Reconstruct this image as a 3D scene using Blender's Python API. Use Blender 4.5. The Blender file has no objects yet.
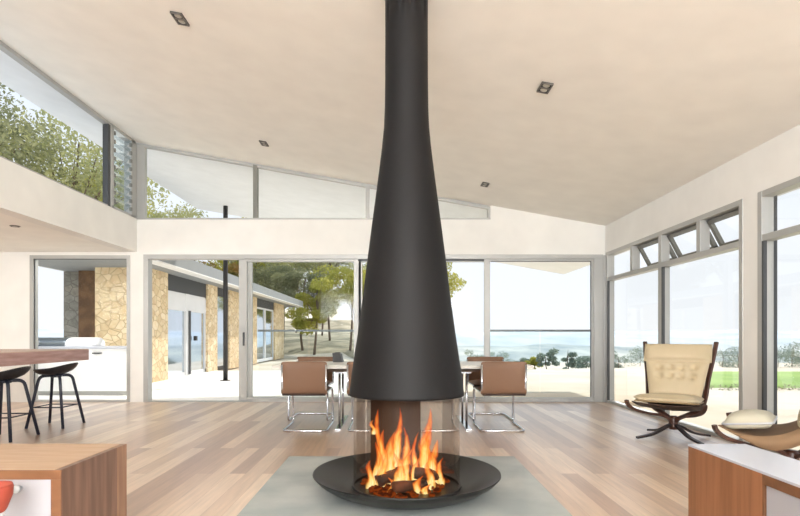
import bpy, math, random
from mathutils import Vector, Matrix
C = bpy.context.scene.collection
PI = math.pi
F = 540.0; VX = 395.0; VY = 336.0; CH = 1.08      # focal length in pixels, vanishing point, eye height
XL, XR, YB = -4.22, 3.44, 8.83                     # left bulkhead, right wall, rear glazed wall
def ceil_z(x): return 4.25 - 0.179*(x + 4.22)
def X_at(px, y): return (px - VX)/F*y
def Z_at(py, y): return CH + (VY - py)/F*y

# ------------------------------------------------------------------ materials
def lin(c):
    return tuple(((v/255)/12.92 if v/255 <= .04045 else ((v/255+.055)/1.055)**2.4) for v in c) + (1,)
def mat(name, col, rough=.5, metal=0, spec=.5, noise=None, bump=0, bscale=40, coat=0):
    m = bpy.data.materials.new(name); m.use_nodes = True
    nt = m.node_tree; b = nt.nodes['Principled BSDF']
    b.inputs['Base Color'].default_value = lin(col)
    b.inputs['Roughness'].default_value = rough; b.inputs['Metallic'].default_value = metal
    b.inputs['Specular IOR Level'].default_value = spec
    b.inputs['Coat Weight'].default_value = coat
    tc = nt.nodes.new('ShaderNodeTexCoord')
    nz = nt.nodes.new('ShaderNodeTexNoise'); nt.links.new(tc.outputs['Object'], nz.inputs['Vector'])
    if noise:
        col2, sc, stretch = noise
        mp = nt.nodes.new('ShaderNodeMapping'); mp.inputs['Scale'].default_value = stretch
        nt.links.new(tc.outputs['Object'], mp.inputs['Vector']); nt.links.new(mp.outputs[0], nz.inputs['Vector'])
        nz.inputs['Scale'].default_value = sc; nz.inputs['Detail'].default_value = 4
        r = nt.nodes.new('ShaderNodeValToRGB')
        r.color_ramp.elements[0].position = .36; r.color_ramp.elements[1].position = .64
        r.color_ramp.elements[0].color = lin(col); r.color_ramp.elements[1].color = lin(col2)
        nt.links.new(nz.outputs['Fac'], r.inputs[0]); nt.links.new(r.outputs[0], b.inputs['Base Color'])
    else:
        nz.inputs['Scale'].default_value = 3
        mx = nt.nodes.new('ShaderNodeMixRGB'); mx.inputs[1].default_value = lin(col)
        mx.inputs[2].default_value = lin(tuple(v*.94 for v in col)); nt.links.new(nz.outputs['Fac'], mx.inputs[0])
        nt.links.new(mx.outputs[0], b.inputs['Base Color'])
    if bump:
        n2 = nt.nodes.new('ShaderNodeTexNoise'); n2.inputs['Scale'].default_value = bscale
        nt.links.new(tc.outputs['Object'], n2.inputs['Vector'])
        bp = nt.nodes.new('ShaderNodeBump'); bp.inputs['Strength'].default_value = bump
        nt.links.new(n2.outputs['Fac'], bp.inputs['Height']); nt.links.new(bp.outputs[0], b.inputs['Normal'])
    return m
def glass_mat(name, tint=(1,1,1), refl=.5):
    m = bpy.data.materials.new(name); m.use_nodes = True; nt = m.node_tree
    nt.nodes.remove(nt.nodes['Principled BSDF']); out = nt.nodes['Material Output']
    t = nt.nodes.new('ShaderNodeBsdfTransparent'); t.inputs[0].default_value = tint + (1,)
    g = nt.nodes.new('ShaderNodeBsdfGlossy'); g.inputs['Roughness'].default_value = .02
    f = nt.nodes.new('ShaderNodeFresnel'); f.inputs[0].default_value = 1.45
    mu = nt.nodes.new('ShaderNodeMath'); mu.operation = 'MULTIPLY'; mu.inputs[1].default_value = refl
    mx = nt.nodes.new('ShaderNodeMixShader')
    nt.links.new(f.outputs[0], mu.inputs[0]); nt.links.new(mu.outputs[0], mx.inputs[0])
    nt.links.new(t.outputs[0], mx.inputs[1]); nt.links.new(g.outputs[0], mx.inputs[2]); nt.links.new(mx.outputs[0], out.inputs[0])
    return m
def floor_mat():
    m = bpy.data.materials.new('timber_floor'); m.use_nodes = True; nt = m.node_tree; b = nt.nodes['Principled BSDF']
    tc = nt.nodes.new('ShaderNodeTexCoord'); sp = nt.nodes.new('ShaderNodeSeparateXYZ'); cb = nt.nodes.new('ShaderNodeCombineXYZ')
    nt.links.new(tc.outputs['Object'], sp.inputs[0]); nt.links.new(sp.outputs[1], cb.inputs[0]); nt.links.new(sp.outputs[0], cb.inputs[1])
    br = nt.nodes.new('ShaderNodeTexBrick'); nt.links.new(cb.outputs[0], br.inputs['Vector'])
    br.offset = .37; br.inputs['Scale'].default_value = 1; br.inputs['Brick Width'].default_value = 2.6
    br.inputs['Row Height'].default_value = .13; br.inputs['Mortar Size'].default_value = .0015
    br.inputs['Color1'].default_value = (0,0,0,1); br.inputs['Color2'].default_value = (1,1,1,1); br.inputs['Mortar'].default_value = (.1,.1,.1,1)
    br.inputs['Mortar Smooth'].default_value = 0
    r = nt.nodes.new('ShaderNodeValToRGB'); e = r.color_ramp.elements
    e[0].position = 0; e[0].color = lin((168,132,108)); e[1].position = 1; e[1].color = lin((234,210,184))
    for p, c in ((.25,(186,152,126)),(.5,(202,170,142)),(.75,(216,186,158))):
        n = e.new(p); n.color = lin(c)
    nt.links.new(br.outputs['Color'], r.inputs[0])
    mp = nt.nodes.new('ShaderNodeMapping'); mp.inputs['Scale'].default_value = (14, .9, 1); nt.links.new(tc.outputs['Object'], mp.inputs[0])
    nz = nt.nodes.new('ShaderNodeTexNoise'); nz.inputs['Scale'].default_value = 2.5; nz.inputs['Detail'].default_value = 5; nt.links.new(mp.outputs[0], nz.inputs['Vector'])
    mr = nt.nodes.new('ShaderNodeMapRange'); mr.inputs[1].default_value = .3; mr.inputs[2].default_value = .7; mr.inputs[3].default_value = .82; mr.inputs[4].default_value = 1.1
    nt.links.new(nz.outputs['Fac'], mr.inputs[0])
    mu = nt.nodes.new('ShaderNodeMixRGB'); mu.blend_type = 'MULTIPLY'; mu.inputs[0].default_value = 1
    nt.links.new(r.outputs[0], mu.inputs[1]); nt.links.new(mr.outputs[0], mu.inputs[2]); nt.links.new(mu.outputs[0], b.inputs['Base Color'])
    b.inputs['Roughness'].default_value = .36; b.inputs['Specular IOR Level'].default_value = .8; b.inputs['Coat Weight'].default_value = 1; b.inputs['Coat Roughness'].default_value = .34
    return m
def stone_mat(name, cols, mortar, scale=2.6):
    m = bpy.data.materials.new(name); m.use_nodes = True; nt = m.node_tree; b = nt.nodes['Principled BSDF']
    tc = nt.nodes.new('ShaderNodeTexCoord'); mp = nt.nodes.new('ShaderNodeMapping'); mp.inputs['Scale'].default_value = (1,1,1.35)
    nt.links.new(tc.outputs['Object'], mp.inputs[0])
    v = nt.nodes.new('ShaderNodeTexVoronoi'); v.inputs['Scale'].default_value = scale
    w = nt.nodes.new('ShaderNodeTexVoronoi'); w.feature = 'DISTANCE_TO_EDGE'; w.inputs['Scale'].default_value = scale
    for n in (v, w): nt.links.new(mp.outputs[0], n.inputs['Vector'])
    sp = nt.nodes.new('ShaderNodeSeparateXYZ'); nt.links.new(v.outputs['Color'], sp.inputs[0])
    r = nt.nodes.new('ShaderNodeValToRGB'); e = r.color_ramp.elements
    e[0].color = lin(cols[0]); e[1].color = lin(cols[-1])
    for i, c in enumerate(cols[1:-1]): e.new((i+1)/(len(cols)-1)).color = lin(c)
    nt.links.new(sp.outputs[0], r.inputs[0])
    nz = nt.nodes.new('ShaderNodeTexNoise'); nz.inputs['Scale'].default_value = 9; nz.inputs['Detail'].default_value = 5; nt.links.new(tc.outputs['Object'], nz.inputs['Vector'])
    mu = nt.nodes.new('ShaderNodeMixRGB'); mu.blend_type = 'OVERLAY'; mu.inputs[0].default_value = .45
    nt.links.new(r.outputs[0], mu.inputs[1]); nt.links.new(nz.outputs['Fac'], mu.inputs[2])
    st = nt.nodes.new('ShaderNodeMath'); st.operation = 'LESS_THAN'; st.inputs[1].default_value = .035; nt.links.new(w.outputs['Distance'], st.inputs[0])
    mx = nt.nodes.new('ShaderNodeMixRGB'); nt.links.new(st.outputs[0], mx.inputs[0]); nt.links.new(mu.outputs[0], mx.inputs[1]); mx.inputs[2].default_value = lin(mortar)
    nt.links.new(mx.outputs[0], b.inputs['Base Color']); b.inputs['Roughness'].default_value = .9
    bp = nt.nodes.new('ShaderNodeBump'); bp.inputs['Strength'].default_value = .6; nt.links.new(w.outputs['Distance'], bp.inputs['Height']); nt.links.new(bp.outputs[0], b.inputs['Normal'])
    return m
def fire_mat(name, z0, z1, strength, stops, edge=.45):
    m = bpy.data.materials.new(name); m.use_nodes = True; nt = m.node_tree
    nt.nodes.remove(nt.nodes['Principled BSDF']); out = nt.nodes['Material Output']
    tc = nt.nodes.new('ShaderNodeTexCoord'); sp = nt.nodes.new('ShaderNodeSeparateXYZ'); nt.links.new(tc.outputs['Object'], sp.inputs[0])
    nz = nt.nodes.new('ShaderNodeTexNoise'); nz.inputs['Scale'].default_value = 9; nz.inputs['Detail'].default_value = 3
    mp = nt.nodes.new('ShaderNodeMapping'); mp.inputs['Scale'].default_value = (2.2,2.2,.7); nt.links.new(tc.outputs['Object'], mp.inputs[0]); nt.links.new(mp.outputs[0], nz.inputs['Vector'])
    mr = nt.nodes.new('ShaderNodeMapRange'); mr.inputs[1].default_value = z0; mr.inputs[2].default_value = z1; nt.links.new(sp.outputs[2], mr.inputs[0])
    ad = nt.nodes.new('ShaderNodeMath'); ad.operation = 'MULTIPLY_ADD'; ad.inputs[1].default_value = .9; ad.inputs[2].default_value = -.45; nt.links.new(nz.outputs['Fac'], ad.inputs[0])
    a2 = nt.nodes.new('ShaderNodeMath'); a2.operation = 'ADD'; nt.links.new(mr.outputs[0], a2.inputs[0]); nt.links.new(ad.outputs[0], a2.inputs[1])
    r = nt.nodes.new('ShaderNodeValToRGB'); e = r.color_ramp.elements
    e[0].position, e[0].color = stops[0][0], stops[0][1] + (1,); e[1].position, e[1].color = stops[-1][0], stops[-1][1] + (1,)
    for p, c in stops[1:-1]: e.new(p).color = c + (1,)
    nt.links.new(a2.outputs[0], r.inputs[0])
    em = nt.nodes.new('ShaderNodeEmission'); em.inputs[1].default_value = strength; nt.links.new(r.outputs[0], em.inputs[0])
    t = nt.nodes.new('ShaderNodeBsdfTransparent'); mx = nt.nodes.new('ShaderNodeMixShader')
    al = nt.nodes.new('ShaderNodeMapRange'); al.inputs[1].default_value = .55; al.inputs[2].default_value = 1.15; al.inputs[3].default_value = .97; al.inputs[4].default_value = edge; nt.links.new(a2.outputs[0], al.inputs[0])
    nt.links.new(al.outputs[0], mx.inputs[0]); nt.links.new(t.outputs[0], mx.inputs[1]); nt.links.new(em.outputs[0], mx.inputs[2]); nt.links.new(mx.outputs[0], out.inputs[0])
    return m
def flame_mat(name, strength):
    m = bpy.data.materials.new(name); m.use_nodes = True; nt = m.node_tree; L = nt.links.new
    nt.nodes.remove(nt.nodes['Principled BSDF']); out = nt.nodes['Material Output']
    sp = nt.nodes.new('ShaderNodeSeparateXYZ')
    tc = nt.nodes.new('ShaderNodeTexCoord'); mp = nt.nodes.new('ShaderNodeMapping'); mp.inputs['Scale'].default_value = (3,3,1); L(tc.outputs['UV'], sp.inputs[0]); L(tc.outputs['Object'], mp.inputs[0])
    nz = nt.nodes.new('ShaderNodeTexNoise'); nz.inputs['Scale'].default_value = 8; nz.inputs['Detail'].default_value = 3; nz.inputs['Distortion'].default_value = .8; L(mp.outputs[0], nz.inputs['Vector'])
    def math(op, a, b, c=None):
        n = nt.nodes.new('ShaderNodeMath'); n.operation = op; n.use_clamp = False
        for i, v in enumerate((a, b, c)):
            if v is None: continue
            if isinstance(v, (int, float)): n.inputs[i].default_value = v
            else: L(v, n.inputs[i])
        return n.outputs[0]
    u, t = sp.outputs[0], sp.outputs[1]
    nn = math('SUBTRACT', nz.outputs['Fac'], .5)
    heat = math('ADD', math('MULTIPLY_ADD', t, .85, math('MULTIPLY', math('POWER', u, 1.5), .62)), math('MULTIPLY_ADD', nn, 1.3, -.2))
    r = nt.nodes.new('ShaderNodeValToRGB'); e = r.color_ramp.elements
    e[0].position = 0; e[0].color = (1,.82,.40,1); e[1].position = 1; e[1].color = (.5,.05,.015,1)
    for p, c in ((.25,(1,.60,.15,1)),(.46,(1,.30,.04,1)),(.70,(.88,.13,.02,1))): e.new(p).color = c
    L(heat, r.inputs[0])
    q = math('SUBTRACT', 1, math('ADD', u, math('MULTIPLY', nn, 1.5)))
    mr = nt.nodes.new('ShaderNodeMapRange'); mr.interpolation_type = 'SMOOTHSTEP'; mr.inputs[1].default_value = .0; mr.inputs[2].default_value = .6; L(q, mr.inputs[0])
    ft = nt.nodes.new('ShaderNodeMapRange'); ft.inputs[1].default_value = .45; ft.inputs[2].default_value = 1; ft.inputs[3].default_value = .85; ft.inputs[4].default_value = .4; L(t, ft.inputs[0])
    al = math('MULTIPLY', mr.outputs[0], ft.outputs[0])
    em = nt.nodes.new('ShaderNodeEmission'); em.inputs[1].default_value = strength; L(r.outputs[0], em.inputs[0])
    tr = nt.nodes.new('ShaderNodeBsdfTransparent'); mx = nt.nodes.new('ShaderNodeMixShader')
    L(al, mx.inputs[0]); L(tr.outputs[0], mx.inputs[1]); L(em.outputs[0], mx.inputs[2]); L(mx.outputs[0], out.inputs[0])
    return m
M = dict(
    wall=mat('wall_paint', (241,239,234), .9), ceil=mat('ceiling_paint', (248,245,238), .95), soffit=mat('soffit_paint', (238,240,242), .9),
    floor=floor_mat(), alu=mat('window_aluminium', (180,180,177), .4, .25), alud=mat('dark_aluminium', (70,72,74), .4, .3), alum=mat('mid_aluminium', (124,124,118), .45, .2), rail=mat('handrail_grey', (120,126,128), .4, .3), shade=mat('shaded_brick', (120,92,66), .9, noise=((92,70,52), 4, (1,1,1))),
    glass=glass_mat('window_glass', (.98,.99,.985), .10), bal=glass_mat('balustrade_glass', (.86,.92,.95), .12),
    fireglass=glass_mat('fire_glass', (.92,.87,.82), .45), louv=glass_mat('louvre_glass', (.86,.92,.94), .35),
    black=mat('black_steel', (17,16,17), .6, .0, .28, bump=.05, bscale=120), bowl=mat('black_bowl', (27,27,26), .36, .2, .5),
    reflbrown=mat('reflection_brown', (50,36,28), .6, .1, noise=((64,46,35), 2, (6,6,.6))),
    slab=mat('polished_concrete', (150,156,155), .42, 0, .5, noise=((178,181,176), 2.2, (1,1,1))),
    chrome=mat('chrome', (205,208,214), .16, 1), leather=mat('tan_leather', (126,94,72), .5, 0, .3, bump=.06, bscale=160),
    dleather=mat('dark_leather', (62,44,36), .6), ttop=mat('table_laminate', (226,222,212), .35), tedge=mat('table_apron', (120,92,72), .5),
    dark=mat('charcoal_case', (70,72,74), .5),
    oak=mat('oak_top', (190,160,132), .45, noise=((176,144,114), 3, (1.2,18,10))),
    oakside=mat('cabinet_side_wood', (128,100,86), .5, noise=((104,80,68), 3, (9,9,.6))),
    oakside2=mat('cabinet_pale_stile', (156,124,102), .5, noise=((136,104,84), 3, (9,9,.6))),
    cherry=mat('blackbutt_panel', (156,106,72), .45, noise=((136,90,58), 3, (9,9,.6))), cherryd=mat('blackbutt_edge', (122,82,54), .45, noise=((108,72,46), 3, (2,9,6))),
    white=mat('white_lacquer', (248,248,248), .35), panelw=mat('white_panel', (172,172,178), .4), whitetop=mat('white_stone_top', (196,199,209), .3),
    bar=mat('bar_timber', (178,142,134), .4, noise=((152,114,106), 3, (10,1,10))), bartop=mat('bar_timber_top', (190,160,140), .35, noise=((170,138,118), 3, (10,1,10))),
    stool=mat('stool_shell', (26,26,30), .5), stoolleg=mat('stool_leg', (34,38,52), .45),
    cream=mat('cream_leather', (200,183,152), .5, 0, .4, noise=((190,172,139), 3, (1,1,1)), bump=.12, bscale=25), sling=mat('canvas_sling', (132,104,76), .8),
    creamd=mat('cream_leather_dark', (150,126,90), .6), piping=mat('silver_piping', (196,196,200), .35, .2), pillow=mat('pillow_linen', (206,200,180), .7),  # darker cream for the seat cushion welt
    bent=mat('bentwood', (84,52,40), .38, noise=((60,38,30), 6, (1,1,1))), bentd=mat('bentwood_dark', (44,32,30), .4),
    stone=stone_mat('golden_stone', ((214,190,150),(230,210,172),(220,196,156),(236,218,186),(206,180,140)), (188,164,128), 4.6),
    stoned=stone_mat('shaded_grey_stone', ((134,132,124),(152,148,138),(124,122,114),(144,138,126)), (112,108,100), 4.0),
    fascia=mat('fascia_grey', (150,154,156), .7), fwhite=mat('fascia_white', (240,240,238), .6), lintel=mat('lintel_charcoal', (66,68,70), .6),
    winglass=mat('reflective_window', (206,216,226), .05, .92), winframe=mat('white_frame', (232,232,232), .5), darkframe=mat('black_frame', (38,36,36), .5),
    deck=mat('deck_stone', (246,244,240), .8, noise=((238,235,228), 3, (1,1,1))), ground=mat('dry_ground', (222,212,197), .95, noise=((206,191,168), .35, (1,1,1))),
    lawn=mat('lawn', (150,180,90), .95, noise=((128,162,76), .4, (1,1,1))), bank=mat('rocky_bank', (190,176,150), .95, noise=((118,112,88), .5, (1,1,1))),
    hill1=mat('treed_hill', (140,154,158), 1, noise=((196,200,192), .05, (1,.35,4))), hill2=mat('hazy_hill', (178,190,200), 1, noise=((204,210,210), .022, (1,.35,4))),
    hill3=mat('far_hill', (188,200,212), 1, noise=((210,218,226), .01, (1,1,1))),  # aerial haze is painted into all three hill colours
    leaf=mat('gum_leaves', (162,168,120), .8, noise=((196,194,142), .9, (1,1,1))), leafd=mat('dark_leaves', (126,132,100), .8, noise=((168,168,128), .9, (1,1,1))),
    leafy=mat('yellow_leaves', (196,190,90), .8, noise=((164,168,84), .9, (1,1,1))), leafb=mat('rust_leaves', (182,144,86), .8, noise=((140,142,80), 1.2, (1,1,1))),
    leafh=mat('hazy_leaves', (140,156,146), .9, noise=((168,178,160), .5, (1,1,1))),  # distance haze painted into the leaf colour
    bark=mat('bark', (130,112,96), .9, noise=((96,82,70), 5, (1,1,.3))), log=mat('charred_log', (96,56,36), .9, noise=((40,28,22), 9, (1,1,1)), bump=.5, bscale=30),
    steel=mat('barbecue_steel', (120,128,134), .3, .7), terracotta=mat('terracotta', (176,84,62), .6, noise=((150,60,46), 6, (1,1,1))),
    ceramic=mat('pale_ceramic', (206,212,216), .35), trimgrey=mat('downlight_grey', (110,104,98), .5), lens=mat('downlight_lens', (190,184,172), .3),
    flame=flame_mat('flame', 1.4),
    ember=fire_mat('ember', -.02, .06, .38, ((.2,(.16,.03,.012)),(.45,(.75,.14,.02)),(.62,(.10,.025,.012)),(.8,(.5,.09,.02))), .97),
)

for k in ('leaf','leafd','leafy','leafb','leafh'):     # leaves let some light through
    nt = M[k].node_tree; b = nt.nodes['Principled BSDF']; src = b.inputs['Base Color'].links[0].from_socket
    tl = nt.nodes.new('ShaderNodeBsdfTranslucent'); mx = nt.nodes.new('ShaderNodeMixShader'); mx.inputs[0].default_value = .5
    nt.links.new(src, tl.inputs[0]); nt.links.new(b.outputs[0], mx.inputs[1]); nt.links.new(tl.outputs[0], mx.inputs[2])
    nt.links.new(mx.outputs[0], nt.nodes['Material Output'].inputs[0])

# ------------------------------------------------------------------ mesh builder
class MB:
    def __init__(s): s.v = []; s.f = []
    def quad(s, pts):
        n = len(s.v); s.v += [tuple(p) for p in pts]; s.f.append(tuple(range(n, n+len(pts)))); return s
    def hexa(s, p):   # 8 points: bottom 4 ccw, top 4 ccw
        n = len(s.v); s.v += [tuple(q) for q in p]
        for f in ((3,2,1,0),(4,5,6,7),(0,1,5,4),(1,2,6,5),(2,3,7,6),(3,0,4,7)): s.f.append(tuple(n+i for i in f))
        return s
    def box(s, x0, x1, y0, y1, z0, z1):
        return s.hexa([(x0,y0,z0),(x1,y0,z0),(x1,y1,z0),(x0,y1,z0),(x0,y0,z1),(x1,y0,z1),(x1,y1,z1),(x0,y1,z1)])
    def rings(s, rs, cap=True, close=True):
        n = len(s.v); k = len(rs[0])
        for r in rs: s.v += [tuple(p) for p in r]
        for i in range(len(rs)-1):
            for j in range(k if close else k-1):
                a, b = n+i*k+j, n+i*k+(j+1) % k
                s.f.append((a, b, b+k, a+k))
        if cap:
            s.f.append(tuple(n+j for j in reversed(range(k)))); s.f.append(tuple(n+(len(rs)-1)*k+j for j in range(k)))
        return s
    def lathe(s, prof, n=48, cx=0, cy=0, cap=False):
        return s.rings([[(cx+r*math.cos(2*PI*j/n), cy+r*math.sin(2*PI*j/n), z) for j in range(n)] for r, z in prof], cap)
    def sweep(s, pts, w, h=None, n=10, up=Vector((0,0,1)), rect=False, taper=None, closed=False):
        pts = [Vector(p) for p in pts]; rs = []; h = w if h is None else h; prev = None
        for i, p in enumerate(pts):
            a = pts[i-1] if (i > 0 or closed) else p
            b = pts[(i+1) % len(pts)] if (i < len(pts)-1 or closed) else p
            t = (b-a).normalized()
            u = t.cross(prev if prev is not None else up)
            if u.length < 1e-3: u = t.cross(Vector((1,0,0))) if abs(t.x) < .9 else t.cross(Vector((0,1,0)))
            u.normalize(); v = u.cross(t).normalized(); prev = v
            k = taper(i/(len(pts)-1)) if taper else 1
            if rect: rs.append([p+u*w*k*sx+v*h*k*sy for sx, sy in ((-1,-1),(1,-1),(1,1),(-1,1))])
            else: rs.append([p+u*w*k*math.cos(2*PI*j/n)+v*h*k*math.sin(2*PI*j/n) for j in range(n)])
        if closed: rs.append(rs[0]); return s.rings(rs, False)
        return s.rings(rs)
    def build(s, name, m, parent=None, smooth=False, bevel=0, subsurf=0, loc=None, rotz=0):
        me = bpy.data.meshes.new(name); me.from_pydata(s.v, [], s.f); me.update()
        o = bpy.data.objects.new(name, me); C.objects.link(o); me.materials.append(m)
        if smooth:
            for p in me.polygons: p.use_smooth = True
        if bevel:
            b = o.modifiers.new('b', 'BEVEL'); b.width = bevel; b.segments = 2; b.limit_method = 'ANGLE'; b.angle_limit = .7
        if subsurf:
            b = o.modifiers.new('s', 'SUBSURF'); b.levels = b.render_levels = subsurf
        if parent is not None: o.parent = parent
        if loc is not None: o.location = loc
        if rotz: o.rotation_euler.z = rotz
        return o
def tag(o, label, cat, group=None, kind=None):
    o['label'] = label; o['category'] = cat
    if group: o['group'] = group
    if kind: o['kind'] = kind
    return o
def thing(name, label, cat, loc=(0,0,0), rotz=0, group=None):
    o = bpy.data.objects.new(name, None); C.objects.link(o); o.location = loc; o.rotation_euler.z = rotz
    o.empty_display_size = .1
    return tag(o, label, cat, group)
def struct(o): o['kind'] = 'structure'; return o
def sroot(name):
    o = bpy.data.objects.new(name, None); C.objects.link(o); o['kind'] = 'structure'; return o
def dup(root, loc, rotz, label, group=None):
    r = root.copy(); C.objects.link(r); r.location = loc; r.rotation_euler.z = rotz; r['label'] = label
    if group: r['group'] = group
    for ch in [o for o in C.objects if o.parent == root]:
        c = ch.copy(); C.objects.link(c); c.parent = r
        for g in [o for o in C.objects if o.parent == ch]:
            d = g.copy(); C.objects.link(d); d.parent = c
    return r
def curve(pts, n=8, closed=False):     # Catmull-Rom through the points
    P = [Vector(p) for p in pts]; out = []
    N = len(P)
    for i in range(N if closed else N-1):
        if closed: a, b, c, d = P[i-1], P[i], P[(i+1) % N], P[(i+2) % N]
        else: a, b, c, d = P[max(i-1,0)], P[i], P[i+1], P[min(i+2,N-1)]
        for k in range(n):
            t = k/n
            out.append(.5*((2*b)+(c-a)*t+(2*a-5*b+4*c-d)*t*t+(3*b-a-3*c+d)*t**3))
    if not closed: out.append(P[-1])
    return out
def fillet(pts, r, n=5, closed=False):  # polyline with rounded corners
    P = [Vector(p) for p in pts]; out = []; N = len(P)
    for i in range(N):
        if not closed and i in (0, N-1): out.append(P[i]); continue
        a, b, c = P[i-1], P[i], P[(i+1) % N]
        d1, d2 = (a-b), (c-b); q = min(r, d1.length*.45, d2.length*.45)
        s, e = b+d1.normalized()*q, b+d2.normalized()*q
        for k in range(n+1):
            t = k/n; out.append((1-t)**2*s+2*t*(1-t)*b+t*t*e)
    return out
def rbox(x0, x1, y0, y1, z0, z1, nx=6, ny=6, fn=None, puff=0, e=.35):
    """a soft cushion-like slab: grid top and bottom with rounded, puffed edges"""
    mb = MB(); top = []; bot = []
    for j in range(ny+1):
        for i in range(nx+1):
            u, v = i/nx*2-1, j/ny*2-1
            k = (1-abs(u)**6)*(1-abs(v)**6); k = k**e if k > 0 else 0
            x, y = x0+(x1-x0)*(u+1)/2, y0+(y1-y0)*(v+1)/2; zm = (z0+z1)/2; hz = (z1-z0)/2
            dz = fn(u, v) if fn else 0
            p1 = (x, y, zm+hz*k+puff*k*(1-u*u)*(1-v*v)+dz); p0 = (x, y, zm-hz*k+dz)
            top.append(p1); bot.append(p0)
    n = len(top); mb.v = top+bot
    for j in range(ny):
        for i in range(nx):
            a = j*(nx+1)+i; q = (a, a+1, a+nx+2, a+nx+1)
            mb.f.append(q); mb.f.append(tuple(n+w for w in reversed(q)))
    edge = [i for i in range(nx)]+[nx+(nx+1)*j for j in range(ny)]+[(nx+1)*ny+nx-i for i in range(nx)]+[(nx+1)*(ny-j) for j in range(ny)]
    for k in range(len(edge)):
        a, b = edge[k], edge[(k+1) % len(edge)]
        mb.f.append((b, a, n+a, n+b))
    return mb
def xf(mb, mtx): mb.v = [tuple(mtx @ Vector(p)) for p in mb.v]; return mb

# ------------------------------------------------------------------ room shell
YR = -4.6; XK = -8.6            # rear end of the room, far kitchen wall
struct(MB().box(XK, XR+.1, YR, YB+.12, -.15, 0).build('floor', M['floor']))
def sloped(mb, x0, x1, y0, y1, t, dz=0):
    z0, z1 = ceil_z(x0)+dz, ceil_z(x1)+dz
    return mb.hexa([(x0,y0,z0),(x1,y0,z1),(x1,y1,z1),(x0,y1,z0),(x0,y0,z0+t),(x1,y0,z1+t),(x1,y1,z1+t),(x0,y1,z0+t)])
cl = MB(); sloped(cl, XL-.06, XR+.02, YR, YB+.03, .03); cl.build('ceiling', M['ceil'])
rf = MB(); sloped(rf, -5.27, 4.5, YR-.3, 14.4, .22, .031); struct(rf.build('roof', M['soffit']))
ck = MB().box(XK, XL-.2, YR, YB+.1, 2.456, 2.6); ck.build('ceiling_kitchen', M['ceil'])['kind'] = 'structure'
# left bulkhead below the high windows, and the kitchen's own walls
struct(MB().box(XL-.2, XL, YR, YB, 2.456, 2.995).build('wall_left', M['wall']))
struct(MB().box(XK-.15, XK, YR, YB+.12, 0, 2.6).build('wall_kitchen', M['wall']))
kx0, kx1 = X_at(30, YB), X_at(129, YB); sx0 = X_at(143.5, YB); HD = 2.40
wb = MB()
wb.box(XK, kx0, YB, YB+.14, 0, 2.6)                       # solid kitchen part
wb.box(kx0, XL-.2, YB, YB+.14, HD, 2.6)
wb.box(XL-.2, XR, YB, YB+.14, HD, 2.985)                  # band over the sliders
wb.box(kx1, sx0, YB, YB+.14, 0, HD)                       # pier between kitchen door and slider
xe = X_at(490.5, YB)
wb.hexa([(xe,YB,2.985),(XR,YB,2.985),(XR,YB+.14,2.985),(xe,YB+.14,2.985),(xe,YB,ceil_z(xe)+.03),(XR,YB,2.986),(XR,YB+.14,2.986),(xe,YB+.14,ceil_z(xe)+.03)])
wb.build('wall_back', M['wall'])['kind'] = 'structure'
yw1, yw2, yw3 = 5.34, 5.12, 2.9
wr = MB().box(XR, XR+.14, YR, YB+.14, 2.44, 2.9)
wr.box(XR, XR+.14, yw2, yw1, 0, 2.44); wr.box(XR, XR+.14, YR, yw3, 0, 2.44)
struct(wr.build('wall_right', M['wall']))
wq = MB().box(XK, -3.2, YR-.14, YR, 0, 4.3); wq.box(3.0, XR+.14, YR-.14, YR, 0, 3.2); wq.box(-3.2, 3.0, YR-.14, YR, 2.6, 4.2)
struct(wq.build('wall_rear', M['wall']))
struct(MB().box(XK, XL-.2, YR, YB+.12, 2.6, 2.7).build('roof_kitchen', M['soffit']))
# unseen window added behind the camera to let sky light in
w = sroot('window_6'); MB().box(-3.2,3,YR-.1,YR-.04,2.54,2.6).box(-3.2,3,YR-.1,YR-.04,0,.06).box(-3.2,-3.14,YR-.1,YR-.04,0,2.6).box(2.94,3,YR-.1,YR-.04,0,2.6).box(-.13,-.07,YR-.1,YR-.04,0,2.6).build('frame', M['alu'], w)
MB().quad([(-3.2,YR-.07,0),(3,YR-.07,0),(3,YR-.07,2.6),(-3.2,YR-.07,2.6)]).build('pane', M['glass'], w)

# left clerestory: one long pane
yj = 8.0
w = sroot('window_1'); fb = MB(); zc = ceil_z(XL)
fb.box(XL-.09, XL-.01, YR, yj+.05, zc-.045, zc+.005); fb.box(XL-.09, XL-.01, YR, yj+.05, 2.99, 3.015)
fb.build('frame', M['alu'], w)
MB().box(XL-.085, XL-.005, yj-.05, yj+.02, 3.0, zc-.04).box(XL-.085, XL-.005, 2.0, 2.06, 3.0, zc-.04).build('mullion', M['alud'], w)
MB().quad([(XL-.05,YR,3.0),(XL-.05,yj,3.0),(XL-.05,yj,zc),(XL-.05,YR,zc)]).build('pane', M['glass'], w)
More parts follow.
